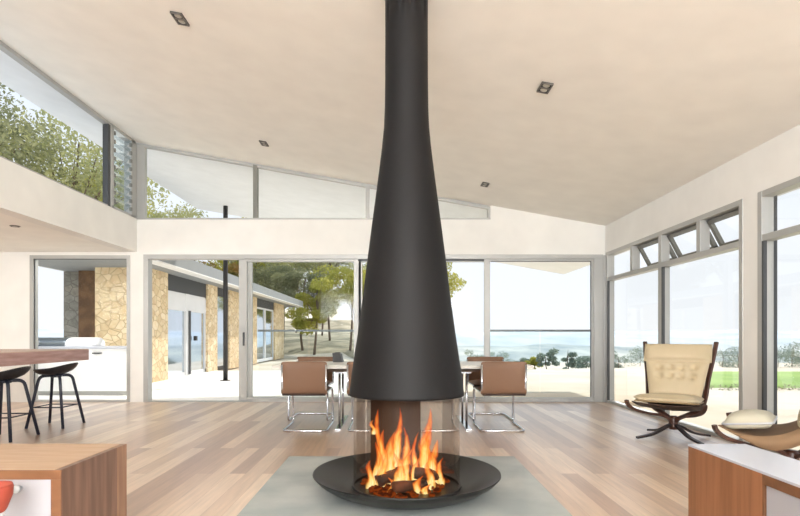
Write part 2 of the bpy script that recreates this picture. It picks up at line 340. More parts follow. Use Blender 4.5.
# louvre bay next to the corner
w = sroot('window_2'); y0, y1 = yj+.06, YB-.05; fb = MB()
fb.box(XL-.12, XL-.0, y0-.04, y0+.05, 3.0, zc-.02); fb.box(XL-.12, XL+.0, y1-.13, y1+.05, 3.0, zc-.02)
fb.box(XL-.12, XL, y0, y1, 2.99, 3.03); fb.box(XL-.12, XL, y0, y1, zc-.05, zc)
fb.build('frame', M['alu'], w, bevel=.004)
for k in range(9):
    zz = 3.06+k*.128
    MB().hexa([(XL-.115,y0+.05,zz),(XL-.115,y1-.13,zz),(XL+.0,y1-.13,zz+.105),(XL+.0,y0+.05,zz+.105),(XL-.115,y0+.05,zz+.006),(XL-.115,y1-.13,zz+.006),(XL+.0,y1-.13,zz+.111),(XL+.0,y0+.05,zz+.111)]).build('louvre_blade', M['louv'], w)
    MB().box(XL-.02,XL+.012,y0+.048,y0+.085,zz+.02,zz+.075).box(XL-.02,XL+.012,y1-.165,y1-.128,zz+.02,zz+.075).build('louvre_clip', M['alum'], w)
# back clerestory: sloping head, three panes
w = sroot('window_3'); fb = MB(); xs = [X_at(p, YB) for p in (140, 255, 367.5, 490.5)]
def zt(x): return ceil_z(x)-.01
a, b = xs[0]-.06, xs[-1]
fb.hexa([(a,YB+.02,zt(a)-.045),(b,YB+.02,zt(b)-.045),(b,YB+.09,zt(b)-.045),(a,YB+.09,zt(a)-.045),(a,YB+.02,zt(a)),(b,YB+.02,zt(b)),(b,YB+.09,zt(b)),(a,YB+.09,zt(a))])
fb.box(a, b, YB-.005, YB+.09, 2.985, 3.01); fb.build('frame', M['alu'], w)
for i, x in enumerate(xs):
    wd = (.07, .035, .03, .04)[i]
    MB().hexa([(x-wd,YB+.01,3.01),(x+wd,YB+.01,3.01),(x+wd,YB+.1,3.01),(x-wd,YB+.1,3.01),(x-wd,YB+.01,zt(x-wd)-.01),(x+wd,YB+.01,zt(x+wd)-.01),(x+wd,YB+.1,zt(x+wd)-.01),(x-wd,YB+.1,zt(x-wd)-.01)]).build('mullion', M['alum'] if i == 1 else M['alu'], w)
for i in range(3):
    MB().quad([(xs[i],YB+.05,3.0),(xs[i+1],YB+.05,3.0),(xs[i+1],YB+.05,zt(xs[i+1])),(xs[i],YB+.05,zt(xs[i]))]).build('pane', M['glass'], w)

# kitchen glass door
def framed(mb, x0, x1, y0, y1, z0, z1, t, tb=None):
    tb = tb or t
    return mb.box(x0,x0+t,y0,y1,z0,z1).box(x1-t,x1,y0,y1,z0,z1).box(x0+t,x1-t,y0,y1,z0,z0+tb).box(x0+t,x1-t,y0,y1,z1-t,z1)
d = sroot('door_1'); framed(MB(), kx0, kx1+.02, YB-.01, YB+.12, .0, HD, .055, .03).build('frame', M['alu'], d)
MB().box(kx0+.055,kx0+.067,YB+.02,YB+.03,.03,HD-.055).box(kx0+.055,kx1-.04,YB+.02,YB+.03,HD-.065,HD-.055).build('track', M['alud'], d)
MB().quad([(kx0,YB+.06,0),(kx1,YB+.06,0),(kx1,YB+.06,HD),(kx0,YB+.06,HD)]).build('pane', M['glass'], d)
# rear sliding doors
d = sroot('door_2'); X1 = X_at(597, YB); fb = MB()
fb.box(sx0, sx0+.08, YB-.01, YB+.14, 0, HD); fb.box(X1-.05, X1+.10, YB-.01, YB+.14, 0, HD)
fb.box(sx0, X1+.1, YB-.012, YB+.14, HD-.06, HD+.012)
fb.box(X_at(252,YB), X1, YB+.0, YB+.14, 0, .055)
fb.build('frame', M['alu'], d, bevel=.004)
MB().box(sx0, X_at(252,YB), YB+.0, YB+.14, 0.0, .012).build('threshold', M['alu'], d)
MB().box(X_at(258,YB), X1-.05, YB+.03, YB+.1, HD-.085, HD-.06).box(X1-.055,X1-.035,YB+.03,YB+.1,.05,HD-.06).build('track', M['alud'], d)
def panel(p0, p1, y, st0, st1, handle=None):
    x0, x1 = X_at(p0, YB), X_at(p1, YB); mb = MB()
    mb.box(x0, x0+st0, y, y+.045, .02, HD-.06); mb.box(x1-st1, x1, y, y+.045, .02, HD-.06)
    mb.box(x0+st0, x1-st1, y, y+.045, .02, .075); mb.box(x0+st0, x1-st1, y, y+.045, HD-.1, HD-.06)
    s = mb.build('sliding_panel', M['alu'], d, bevel=.003)
    MB().quad([(x0,y+.02,.05),(x1,y+.02,.05),(x1,y+.02,HD-.08),(x0,y+.02,HD-.08)]).build('pane', M['glass'], s)
    if handle:
        MB().box(handle-.014, handle+.014, y-.03, y-.0, .92, 1.14).build('handle', M['alud'], s, bevel=.006)
panel(238.5, 358, YB+.02, .13, .07, X_at(243.5,YB))
panel(245.5, 362, YB+.075, .09, .06)
panel(356.5, 491, YB+.075, .07, .08)
panel(484.5, 597, YB+.02, .08, .09)
MB().box(X1-.105,X1-.09,YB+.012,YB+.0199,.08,HD-.105).build('gasket', M['alud'], d)
MB().box(X_at(491,YB),X1-.09,YB+.012,YB+.0199,HD-.105,HD-.092).build('gasket', M['alud'], d)
# post at the corner of the two glazed walls
fb = MB().box(X1+.1, XR+.14, YB-.02, YB+.14, 0, HD); fb.build('trim_1', M['alu'], None, bevel=.004)['kind'] = 'structure'
MB().box(X1+.14, X1+.155, YB-.026, YB-.02, 0, HD).build('trim_2', M['alud'])['kind'] = 'structure'

# right wall windows: fixed panes below, top hung sashes above
def right_window(name, y0, y1, mull, mlow, openers):
    w = sroot(name); x0, x1 = XR-.005, XR+.11; TZ = 2.0; fb = MB()
    fb.box(x0,x1,y0,y0+.06,0,2.44).box(x0,x1,y1-.06,y1,0,2.44); fb.box(x0+.002,x1-.002,y0+.0601,y1-.0601,0,.04).box(x0+.002,x1-.002,y0+.0601,y1-.0601,2.385,2.4399).box(x0+.002,x1-.002,y0+.0601,y1-.0601,TZ-.03,TZ+.03)
    for y in mull: fb.box(x0,x1-.004,y-.04,y+.04,TZ+.0301,2.3849)
    for y in mlow: fb.box(x0,x1-.004,y-.045,y+.045,.0401,TZ-.0301)
    fb.build('frame', M['alu'], w, bevel=.004)
    for y in [y1-.09]+[m-.075 for m in mlow]:
        MB().box(XR-.004,XR+.03,y+.006,y+.0299,.0402,TZ-.0302).build('gasket', M['alud'], w)
    ys = [y0]+list(mlow)+[y1]
    for a, b in zip(ys, ys[1:]):
        MB().quad([(XR+.06,a,.02),(XR+.06,b,.02),(XR+.06,b,TZ),(XR+.06,a,TZ)]).build('pane', M['glass'], w)
    ys = [y0]+list(mull)+[y1]
    for i, (a, b) in enumerate(zip(ys, ys[1:])):
        a += .045; b -= .045; ang = math.radians(openers[i]); h = 2.385-TZ-.03
        mtx = Matrix.Translation((XR+.08,0,2.38)) @ Matrix.Rotation(-ang, 4, 'Y')
        if openers[i]:
            s = xf(MB().box(-.02,.02,a,a+.05,-h,0).box(-.02,.02,b-.05,b,-h,0).box(-.02,.02,a,b,-h,-h+.05).box(-.02,.02,a,b,-.05,0), mtx).build('awning_sash', M['alum'], w)
            xf(MB().quad([(0,a,-h),(0,b,-h),(0,b,0),(0,a,0)]), mtx).build('pane', M['glass'], s)
        else:
            MB().quad([(XR+.06,a-.04,TZ),(XR+.06,b+.04,TZ),(XR+.06,b+.04,2.39),(XR+.06,a-.04,2.39)]).build('pane', M['glass'], w)
    return w
ym = [XR*F/(p-VX) for p in (698.5, 660, 631.5)]
right_window('window_4', yw1, YB-.02, ym, [ym[1]], (28, 28, 28, 0)[0:4])
right_window('window_5', yw3, yw2, [], [], (0,))
# downlights let into the ceiling
def downlight(px, py, label, first):
    dx, dz = (px-VX)/F, (VY-py)/F
    Y = (4.25-.179*4.22-CH)/(dz+.179*dx); x = dx*Y
    if first is None:
        t = thing('downlight', label, 'light', group='ceiling downlights')
        framed_h = MB()
        s, l = .075, .13
        framed_h.box(-s,s,-l,-l+.016,-.012,.004).box(-s,s,l-.016,l,-.012,.004).box(-s,-s+.014,-l,l,-.012,.004).box(s-.014,s,-l,l,-.012,.004).box(-s,s,-.01,.01,-.012,.004)
        framed_h.build('trim_ring', M['trimgrey'], t)
        MB().box(-s,s,-l,l,-.004,.003).build('housing', M['darkframe'], t)
        for yy in (-.062,.062):
            MB().lathe([(.001,-.011),(.03,-.011),(.044,-.006),(.046,-.002)], 20, 0, yy).build('lamp', M['lens'], t, True)
    else: t = dup(first, (0,0,0), 0, label)
    t.location = (x, Y, ceil_z(x)-.004); t.rotation_euler = (0, math.atan(.179), 0); t.scale = (.68,.68,1)
    return t
dl = downlight(180, 18, 'twin recessed ceiling downlight nearest the left high window, left of the flue', None)
downlight(545, 87, 'twin recessed ceiling downlight right of the black flue, the nearer on that side', dl)
downlight(264, 143, 'small recessed downlight just above the back high window, left of the flue', dl)
downlight(485, 184, 'small recessed downlight above the right tip of the back high window', dl)
t = thing('spotlight', 'small flat spotlight in the low kitchen ceiling', 'light', (-4.75, 6.75, 2.456))
MB().lathe([(.001,-.012),(.045,-.012),(.06,0)], 20).build('trim_ring', M['trimgrey'], t, True)
MB().lathe([(.001,-.0125),(.03,-.0125)], 16).build('lamp', M['lens'], t)

# ------------------------------------------------------------------ fireplace
FX, FY = .079, 3.70
sl = MB().box(X_at(289,4.80), X_at(514,4.80), 2.75, 4.80, 0, .012).build('hearth_slab', M['slab'], bevel=.004)
tag(sl, 'square grey polished concrete hearth slab under the hanging fireplace', 'hearth')
fp = thing('fireplace', 'tall black conical suspended fireplace with glass fire chamber and round bowl', 'fireplace', (FX, FY, .012))
def rz(hp): return hp*FY/F
prof = [(rz(57.5), .668)]
for py, hp in ((392,57),(370,54.3),(333,48.6),(298,43.8),(262,39.4),(228,35),(198,31),(170,27.3),(148,24.6),(128,22.6),(108,21.7),(79,21.4),(30,21.3),(-20,21.3)):
    prof.append((rz(hp), Z_at(py, FY)-.012))
prof.append((rz(21.3), ceil_z(FX)-.012))
hood = MB(); hood.lathe([(prof[0][0]-.035, prof[0][1]+.012),(prof[0][0]-.012, prof[0][1])]+prof, 72)
hood.build('hood', M['black'], fp, True)
MB().lathe([(.0,.90),(.15,.88),(prof[0][0]-.04,prof[0][1]+.02)], 40).build('smoke_chamber', M['darkframe'], fp, True)
MB().lathe([(.185,ceil_z(FX)-.03),(.185,ceil_z(FX)-.045),(.148,ceil_z(FX)-.045)], 48).build('ceiling_collar', M['black'], fp)
MB().lathe([(.0,.045),(.36,.045),(.43,.058),(.52,.092),(.59,.124),(.628,.142),(.635,.145),(.637,.138),(.60,.10),(.54,.06),(.46,.025),(.36,.0),(.0,.0)], 96).build('bowl', M['bowl'], fp, True)
MB().lathe([(.362,.06),(.362,.672)], 72).build('fire_glass', M['fireglass'], fp, True)
MB().lathe([(.357,.044),(.372,.046),(.372,.062),(.357,.062),(.357,.044)], 72).build('glass_channel', M['darkframe'], fp)
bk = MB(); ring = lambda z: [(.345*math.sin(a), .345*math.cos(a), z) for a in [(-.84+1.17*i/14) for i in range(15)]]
bk.rings([ring(.05), ring(.68)], False, False).build('reflection_plate', M['reflbrown'], fp, True)  # opaque brown plate stands in for a dark reflection in the glass
# logs
random.seed(5)
def log(a, b, r, label):
    a, b = Vector(a), Vector(b); mb = MB(); n = 9
    mb.sweep([a+(b-a)*i/n+Vector((random.uniform(-.006,.006),random.uniform(-.006,.006),random.uniform(-.004,.004))) for i in range(n+1)], r, r*.9, 12, taper=lambda t: 1-.15*t+random.uniform(-.06,.06))
    o = mb.build('log', M['log'], None, True); o.location = (FX, FY, .045); tag(o, label, 'log', 'burning logs'); return o
log((-.20,-.10,.06),(.02,-.02,.14),.045,'charred log slanting up to the right at left of the fire')
log((-.10,-.19,.055),(.14,-.11,.05),.042,'charred log lying across the front of the fire')
log((.05,-.12,.13),(.24,.03,.065),.045,'charred log slanting down to the right at right of the fire')
log((-.14,.12,.05),(.17,.14,.05),.048,'thick charred log lying across the back of the fire')
em = MB()
for i in range(150):
    a, r = random.uniform(0,2*PI), .31*math.sqrt(random.random()); x, y = r*math.cos(a), r*math.sin(a); s = random.uniform(.012,.03)
    em.rings([[(x+s*k*math.cos(q), y+s*k*math.sin(q), z) for q in (0,1.2,2.5,3.6,5)] for k, z in ((1,.007),(1.05,.007+s*.5),(.5,.007+s))])
o = em.build('embers', M['ember'], None); o.location = (FX, FY, .052); tag(o, 'glowing red embers and charcoal spread in the bowl under the logs', 'embers', kind='stuff')
# flames: crossed ribbons, soft at the edges
fm = MB(); fcol = []
def flame(px, w, top, base, dy, lean, seed, curl=.03):
    rnd = random.Random(seed); n = 20; k = 8; cx = X_at(px, FY)-FX; ph = rnd.uniform(0,6)
    for ang in (rnd.uniform(-.3,.3), 1.57+rnd.uniform(-.3,.3)):
        rs = []
        for i in range(n+1):
            t = i/n; ww = w*(.62+.6*math.sin(min(1, t*2.2)*PI/2))*(1-t)**.75*(1+.16*math.sin(8*t+ph))+.001
            x = cx+lean*t**1.4+curl*math.sin(t*5+ph)*t; y = dy+.02*math.sin(t*4+ph*2)*t; row = []
            for j in range(k+1):
                u = j/k*2-1; row.append((x+ww*u*math.cos(ang), y+ww*u*math.sin(ang), base+(top-base)*t)); fcol.append((abs(u), t, 0, 1))
            rs.append(row)
        fm.rings(rs, False, False)
spec = [ # px, half width, top z, base, dy, lean, seed
    (370,.045,.25,.05,-.08,.02,1),(377,.06,.36,.05,-.03,.02,2),(385,.062,.44,.05,.0,.0,21),(384,.042,.575,.10,.02,-.045,3),(391,.06,.43,.05,-.05,.02,4),(397,.05,.59,.10,.03,.0,5),
    (403,.062,.46,.05,-.03,.015,6),(406,.045,.33,.05,-.09,.03,7),(414,.036,.42,.05,.0,.03,8),(416,.045,.28,.05,-.11,-.01,9),
    (426,.062,.585,.10,.02,.005,10),(427,.062,.47,.05,-.02,.0,11),(434,.058,.38,.05,-.04,-.01,12),(439,.04,.25,.05,-.03,.02,13),(429,.045,.25,.05,-.11,.0,14),
    (393,.045,.16,.045,-.19,0,15),(417,.04,.17,.045,-.20,.01,16),(424,.035,.13,.045,-.21,.0,17),(374,.03,.50,.40,.03,.0,18),(382,.05,.33,.05,-.10,.01,19),(399,.05,.30,.05,-.10,-.01,20)]
for a in spec: flame(*a)
o = fm.build('fire', M['flame'], None, True); o.location = (FX, FY, .0); tag(o, 'orange and yellow flames rising from the logs behind the curved glass', 'fire', kind='stuff')
uv = o.data.uv_layers.new(name='across_and_up')
for l in o.data.loops: uv.data[l.index].uv = fcol[l.vertex_index][:2]

# ------------------------------------------------------------------ dining table and chairs
TY0, TY1 = 6.2, 7.2; TX0, TX1 = X_at(272,6.2), X_at(534,6.2)
tb = thing('dining_table', 'long white-topped dining table on twin chrome posts behind the fireplace', 'table', (0,0,0))
MB().box(TX0,TX1,TY0,TY1,.70,.742).build('table_top', M['ttop'], tb, bevel=.006)
MB().box(TX0+.1,TX1-.1,TY0+.2,TY1-.2,.655,.70).build('apron', M['tedge'], tb)
for x in (-.655,.845):
    lo = MB().box(x-.035,x+.035,TY0-.03,TY1+.03,.0,.018).build('foot_bar', M['chrome'], tb, bevel=.004)
    MB().box(x-.05,x+.05,TY0+.15,TY1-.15,.64,.655).build('mounting_rail', M['chrome'], lo)
    for y in (TY0+.18, TY1-.42): MB().sweep([(x,y,.015),(x,y,.645)], .014, n=14).build('post', M['chrome'], lo, True)
wd = thing('tabletop_box', 'dark grey slanted box on the dining table just left of the fireplace', 'box', (X_at(338,7.0), 7.02, .742)); wd.scale = (.85,1,1.2)
MB().hexa([(-.07,-.08,0),(.07,-.08,0),(.08,.10,0),(-.02,.10,0),(-.09,-.02,.10),(.02,-.02,.10),(.05,.09,.09),(-.05,.09,.09)]).build('case', M['dark'], wd, bevel=.006)
MB().box(-.05,.03,-.01,.06,.097,.104).build('lid', M['lintel'], wd)

def make_chair(label):
    t = thing('dining_chair', label, 'chair', group='tan leather cantilever chairs around the dining table')
    # local: sits facing +Y, rear bar of the base at y=0
    hw = .245; pts = []
    side = [(hw,-.015,.76),(hw,.0,.44),(hw,.60,.445),(hw,.66,.013),(hw,.02,.013)]
    full = side + [(-x,y,z) for x,y,z in reversed(side)]
    MB().sweep(fillet(full, .07), .0125, n=10).build('frame', M['chrome'], t, True)
    b = rbox(-.26,.26,-.19,.19,-.02,.02,10,8,fn=lambda u,v: -.025*(1-u*u), e=.5)
    xf(b, Matrix.Translation((0,-.012,.605)) @ Matrix.Rotation(math.radians(93),4,'X')); b.build('backrest', M['leather'], t, True, subsurf=1)
    s = rbox(-.25,.25,0.0,.56,.435,.485,8,8,puff=.01, e=.5); s.build('seat', M['leather'], t, True, subsurf=1)
    MB().box(-.24,.24,.02,.54,.425,.437).build('seat_underside', M['dleather'], t)
    MB().sweep([(-.24,-.02,.425),(.24,-.02,.425)], .013, n=8).build('welt', M['dleather'], t, True)
    return t
xs_c = (-1.017, -.283, .467, 1.217)
nl = ('tan leather cantilever chair at the near side of the table, left end','tan leather cantilever chair mostly hidden behind the left edge of the black hood','tan leather cantilever chair on near side hidden behind the right of the hood','tan leather cantilever chair at the near side of the table, right end')
fl = ('tan leather chair across the table behind the left near chair, only its back top showing','','','tan leather chair across the table behind the right near chair, only its back top showing')
ch0 = make_chair(nl[0]); ch0.location = (xs_c[0], 6.05, 0)
for i in (1,2,3): dup(ch0, (xs_c[i], 6.05, 0), 0, nl[i])
for i, x in ((0,-1.10),(3,1.25)): dup(ch0, (x, 7.46, 0), PI, fl[i])

# ------------------------------------------------------------------ low cabinets in the foreground
HC = .5
y0, y1 = 2.34, 2.91; xr = -1.445; xl = -2.6
cb = thing('low_cabinet', 'low oak cabinet with white door at lower left corner of the room', 'cabinet', (0,0,0))
MB().box(xl,xr-.03,y0,y1,HC-.04,HC).build('top_panel', M['oak'], cb, bevel=.003)
MB().box(xr-.03,xr,y0+.002,y1-.10,0,HC-.0005).build('side_panel', M['oakside'], cb, bevel=.002)
MB().box(xr-.03,xr,y1-.0999,y1,0,HC-.0005).build('end_stile', M['oakside2'], cb, bevel=.002)
fr = MB().box(xl,xr-.001,y0-.004,y0+.012,HC-.042,HC-.001).box(xr-.045,xr-.001,y0-.004,y0+.012,0,HC-.042); fr.build('face_frame', M['cherryd'], cb, bevel=.002)
MB().box(xl,xr-.046,y0+.004,y0+.03,.02,HC-.044).build('door', M['panelw'], cb)
MB().box(xl,xr-.05,y0+.05,y1-.02,0,HC-.045).build('carcass', M['oakside'], cb)
k = MB(); kx, kz = X_at(18.5, 2.33), Z_at(488.5, 2.33); k.rings([[(kx+r*math.cos(q), y0+d_, kz+r*math.sin(q)) for q in [2*PI*i/16 for i in range(16)]] for r, d_ in ((.008,.004),(.008,-.012),(.016,-.018),(.017,-.026),(.012,-.034),(.002,-.036))]); k.build('knob', M['ceramic'], cb, True)
# terracotta jar by that cabinet, only its edge in frame
jx, jy = X_at(-8, 2.16), 2.16
j = thing('goblet', 'red terracotta goblet in a pale cup and stem before the low white cabinet door', 'goblet', (jx, jy, 0))
MB().lathe([(.0,.335),(.02,.34),(.05,.385),(.070,.44),(.072,.47),(.068,.484),(.062,.478),(.0,.45)], 36).build('body', M['terracotta'], j, True)
MB().lathe([(.0,.0),(.055,.0),(.055,.012),(.014,.05),(.012,.30),(.026,.333),(.046,.372),(.043,.375),(.0,.336)], 36).build('cup', M['ceramic'], j, True)
# right cabinet
xr0, xr1 = 1.575, 1.885; y1 = 2.905; ys = 2.32
cb = thing('sideboard', 'low sideboard with white top and reddish timber panel at lower right', 'cabinet', (0,0,0))
MB().box(xr0,xr1,.6,y1,HC-.012,HC).build('top', M['whitetop'], cb, bevel=.002)
MB().box(xr0+.002,xr0+.03,ys,y1-.002,0,HC-.0125).build('timber_panel', M['cherry'], cb)
MB().box(xr0+.002,xr0+.03,.6,ys-.001,HC-.055,HC-.0125).box(xr0+.0025,xr0+.03,ys-.014,ys-.001,0,HC-.055).build('face_frame', M['cherryd'], cb)
for a, b in ((ys-.75,ys-.018),(.62,ys-.756)): MB().box(xr0+.008,xr0+.028,a,b,.04,HC-.057).build('drawer', M['panelw'], cb, bevel=.002)
MB().box(xr0+.035,xr1-.005,.62,y1-.005,0,HC-.0125).build('carcass', M['cherry'], cb)

# ------------------------------------------------------------------ kitchen island and stools
ix, iy1 = -3.91, 6.9
il = thing('kitchen_island', 'thick timber island benchtop cantilevered over black stools at left', 'island', (0,0,0))
MB().box(-5.4,ix,3.4,iy1,.775,.905).build('bench_top', M['bar'], il, bevel=.004)
MB().box(-5.4,ix-.002,3.402,iy1-.002,.906,.914).build('top_veneer', M['bartop'], il)
MB().box(-5.38,-5.0,3.5,6.4,0,.774).build('base_cabinet', M['white'], il)
def make_stool(label):
    t = thing('bar_stool', label, 'stool', group='black bar stools under the island')
    # seat shell, local back at +X
    rings = []; n = 40
    for k, (r, zoff) in enumerate(((.02,-.055),(.11,-.05),(.17,-.03),(.205,.0),(.222,.03),(.226,.045),(.216,.046),(.19,.012),(.13,-.012),(.02,-.018))):
        ring = []
        for j in range(n):
            a = 2*PI*j/n; c = math.cos(a)
            lip = max(0, c)**1.5*.045*(r/.22)**2 + .07*c*(r/.22)*.25
            ring.append((r*1.06*math.cos(a), r*.95*math.sin(a), .66+zoff*.8+lip))
        rings.append(ring)
    MB().rings(rings).build('seat', M['stool'], t, True)
    for sx in (-1,1):
        for sy in (-1,1):
            MB().sweep(fillet([(.02*sx,.02*sy,.61),(.12*sx,.12*sy,.606),(.215*sx,.215*sy,.0)],.06), .019, n=10, taper=lambda q: 1.05-.2*q).build('leg', M['stoolleg'], t, True)
    MB().lathe([(.0,.585),(.06,.585),(.07,.605),(.05,.618),(0,.618)], 20).build('swivel_plate', M['stoolleg'], t, True)
    q = .164
    MB().sweep([(-q,-q,.24),(q,-q,.24),(q,q,.24),(-q,q,.24)], .007, n=8, closed=True).build('foot_rail', M['stoolleg'], t, True)
    return t
s0 = make_stool('black shell bar stool nearer the far end of the timber island'); s0.location = (-4.08, 6.5, 0)
dup(s0, (-4.12, 5.70, 0), 0, 'black shell bar stool cut by the left edge of the picture')

# ------------------------------------------------------------------ bentwood lounge chairs
def smoothy(a, b, t): t = max(0, min(1, (t-a)/(b-a))); return t*t*(3-2*t)
def make_lounge(label, fw=.40, ft=-.44, under='sling'):
    t = thing('lounge_chair', label, 'chair', group='bentwood sling lounge chairs by the right windows')
    # local: faces -Y
    for sx in (-1,1):
        for sy in (-1,1):
            MB().sweep(curve([(.02*sx,.02*sy,.15),(.07*sx,.07*sy,.12),(.17*sx,.16*sy,.055),(.30*sx,.29*sy,.022)],6), .024, .013, rect=True, taper=lambda q: 1-.15*q).build('leg', M['bentd'], t, False, bevel=.004)
    for sx in (-1,1):
        MB().sweep(curve([(.015*sx,-.015,.12),(.03*sx,-.03,.20),(.10*sx,-.10,.25),(.58*fw*sx,.52*ft,.285),(.86*fw*sx,.82*ft,.335),(.98*fw*sx,.966*ft,.39),(fw*sx,ft,.435)],6), .02, .013, rect=True).build('front_arm', M['bent'], t, False, bevel=.004)
        MB().sweep(curve([(.015*sx,.015,.12),(.03*sx,.03,.20),(.12*sx,.09,.25),(.235*sx,.13,.32),(.275*sx,.16,.43),(.295*sx,.225,.62),(.33*sx,.315,.84),(.35*sx,.375,.985),(.355*sx,.385,1.015)],6), .02, .013, rect=True).build('back_arm', M['bent'], t, False, bevel=.004)
    MB().lathe([(.0,.10),(.042,.10),(.048,.13),(.045,.22),(.036,.24),(0,.24)], 16).build('hub', M['bent'], t, True)
    # sling
    path = [(ft+.04,.425),(-.22,.36),(0,.325),(.10,.34),(.16,.44),(.22,.60),(.31,.83),(.365,.975)]
    pp = curve([(0,a,b) for a,b in path],5); sg = MB()
    wx = lambda p: fw-.04-(fw-.30)*smoothy(-.2,.12,p.y)+.075*smoothy(.2,1.0,(p.z-.3) if p.y > .1 else 0)
    sg.rings([[(x*wx(p), p.y, p.z-.024*(1-x*x)) for x in (-1,-.6,0,.6,1)] for p in pp], False, False)
    o = sg.build('sling', M[under], t, True); md = o.modifiers.new('t','SOLIDIFY'); md.thickness = .008
    # cushions
    def tuft(us, vs, d):
        return lambda u,v: -sum(d*math.exp(-((u-a)**2*70+(v-b)**2*45)) for a in us for b in vs)
    s = rbox(-fw+.055,fw-.055,ft+.02,.10,0,.085,22,18,puff=.025,fn=lambda u,v: .018*v*v, e=.4); s.v = [(x*(1-(.22 if fw > .37 else .06)*(y-ft-.02)/(.08-ft)), y, z) for x,y,z in s.v]
    xf(s, Matrix.Translation((0,.0,.372)) @ Matrix.Rotation(math.radians(-4),4,'X')); so = s.build('seat_cushion', M['cream'], t, True)
    MB().sweep(fillet([(-.265,.09,.392),(.06-fw,ft+.028,.432),(fw-.06,ft+.028,.432),(.265,.09,.392)],.04),.007,n=8).build('welt', M['creamd'], so, True)
    b = rbox(-.31,.31,0,.40,0,.085,44,30,puff=.015,fn=tuft((-.55,-.18,.18,.55),(.1,.6),.045), e=.4); b.v = [(x*(.80+.20*y/.4), y, z) for x,y,z in b.v]
    R = Matrix.Translation((0,.10,.415)) @ Matrix.Rotation(math.radians(68),4,'X')
    xf(b, R); b.build('back_cushion', M['cream'], t, True)
    h = rbox(-.33,.33,.39,.60,0,.115,18,10,puff=.01,e=.45); xf(h, R)
    h.build('head_cushion', M['cream'], t, True)
    return t
lc = make_lounge('cream leather bentwood lounge chair standing before the corner window', .345, -.53, 'dleather'); lc.location = (2.93, 5.68, 0); lc.rotation_euler.z = math.radians(-36)
A2 = math.atan2(-.79, -.62)
l2 = make_lounge('bentwood lounge chair cut by the right edge, a pillow on its seat'); l2.location = (2.915, 3.97, 0); l2.rotation_euler.z = A2
for o in [o for o in C.objects if o.parent == l2 and o.name.startswith('seat_cushion')]:      # this one has only a loose pillow on its sling
    for g in [g for g in C.objects if g.parent == o]: bpy.data.objects.remove(g)
    bpy.data.objects.remove(o)
sg = MB(); pp = curve([(0,a,b) for a,b in ((-.42,.43),(-.32,.385),(-.17,.372),(-.02,.405),(.10,.49),(.20,.65),(.31,.85),(.365,.975))],5)
def hem(p):
    w_ = .345-.06*smoothy(-.3,.1,p.y)+.06*smoothy(.2,1.0,(p.z-.3) if p.y > .1 else 0); k = .10*smoothy(-.40,-.1,p.y)*(1-smoothy(.15,.3,p.y))
    return [(-w_-.004,p.y+k*.3,p.z-k),(-w_,p.y,p.z),(-.6*w_,p.y,p.z-.018),(0,p.y,p.z-.024),(.6*w_,p.y,p.z-.018),(w_,p.y,p.z),(w_+.004,p.y+k*.3,p.z-k)]
sg.rings([hem(p) for p in pp], False, False)
for o in [o for o in C.objects if o.parent == l2 and o.name.startswith('sling')]: bpy.data.objects.remove(o)
o = sg.build('sling', M['sling'], l2, True); md = o.modifiers.new('t','SOLIDIFY'); md.thickness = .008
# pillow on its seat
pl = thing('pillow', 'pale pillow with silver edge lying on the right-hand lounge chair', 'pillow', (2.715, 4.13, .435), A2); pl.rotation_euler.x = .12
pb = rbox(-.21,.21,-.16,.16,-.05,.05,16,12,puff=.03,e=.6); pb.build('cover', M['pillow'], pl, True)
MB().sweep(fillet([(-.21,-.16,0),(.21,-.16,0),(.21,.16,0),(-.21,.16,0)],.03,closed=True),.008,n=8,closed=True).build('piping', M['piping'], pl, True)

# ------------------------------------------------------------------ outside: terrace, pavilion, balustrade, barbecue
struct(MB().box(-12, 1.3, YB+.12, 17.0, -.12, -.012).build('ground_terrace', M['deck']))
struct(MB().box(1.301, 4.6, YB+.12, 10.6, -.12, -.012).build('ground_path', M['ground']))
pv = thing('stone_pavilion', 'long stone wing with grey eaves and glazed doors across the terrace', 'building', (0,0,0))
WX = -5.68; Yat = lambda px: -WX*F/(VX-px)
segs = []; yF = 12.4; yE = Yat(284)
ops = [(Yat(168),Yat(208),2.24,'double'),(Yat(217.5),Yat(229.5),2.45,'dark'),(Yat(241),Yat(243.6),2.45,'dark'),(Yat(257),Yat(275),2.3,'win')]
prev = yF
for a, b, h, k in ops+[(yE,yE,0,'')]:
    MB().box(WX-.4,WX,prev,a,-.05,2.66).build('wall_pier', M['stone'], pv); prev = b
MB().box(X_at(95,yF),WX-.4,yF,yF+.4,-.05,2.66).build('front_wall', M['stone'], pv)
MB().box(WX-4,WX-.4,yE-.4,yE,-.05,2.66).build('end_wall', M['stone'], pv)
MB().box(-8.1,X_at(79,13.2),13.2,13.6,-.05,2.66).build('recess_wall', M['stoned'], pv)  # shade of the recess is put into this stone colour
MB().box(X_at(78.5,13.0),X_at(95,12.9)+.3,13.0,13.4,-.05,2.66).build('recess_return', M['shade'], pv)  # same recess shade, painted as a dark brown surface
r = MB().box(-8.1,-5.08,10.2,yE+2.2,2.69,2.99); r.build('roof', M['fascia'], pv)
MB().box(-8.12,-5.05,10.18,yE+2.22,2.665,2.695).build('eave_edge', M['fwhite'], pv)
MB().box(-8.0,-5.35,10.3,yE+2,2.655,2.666).build('soffit', M['fascia'], pv)
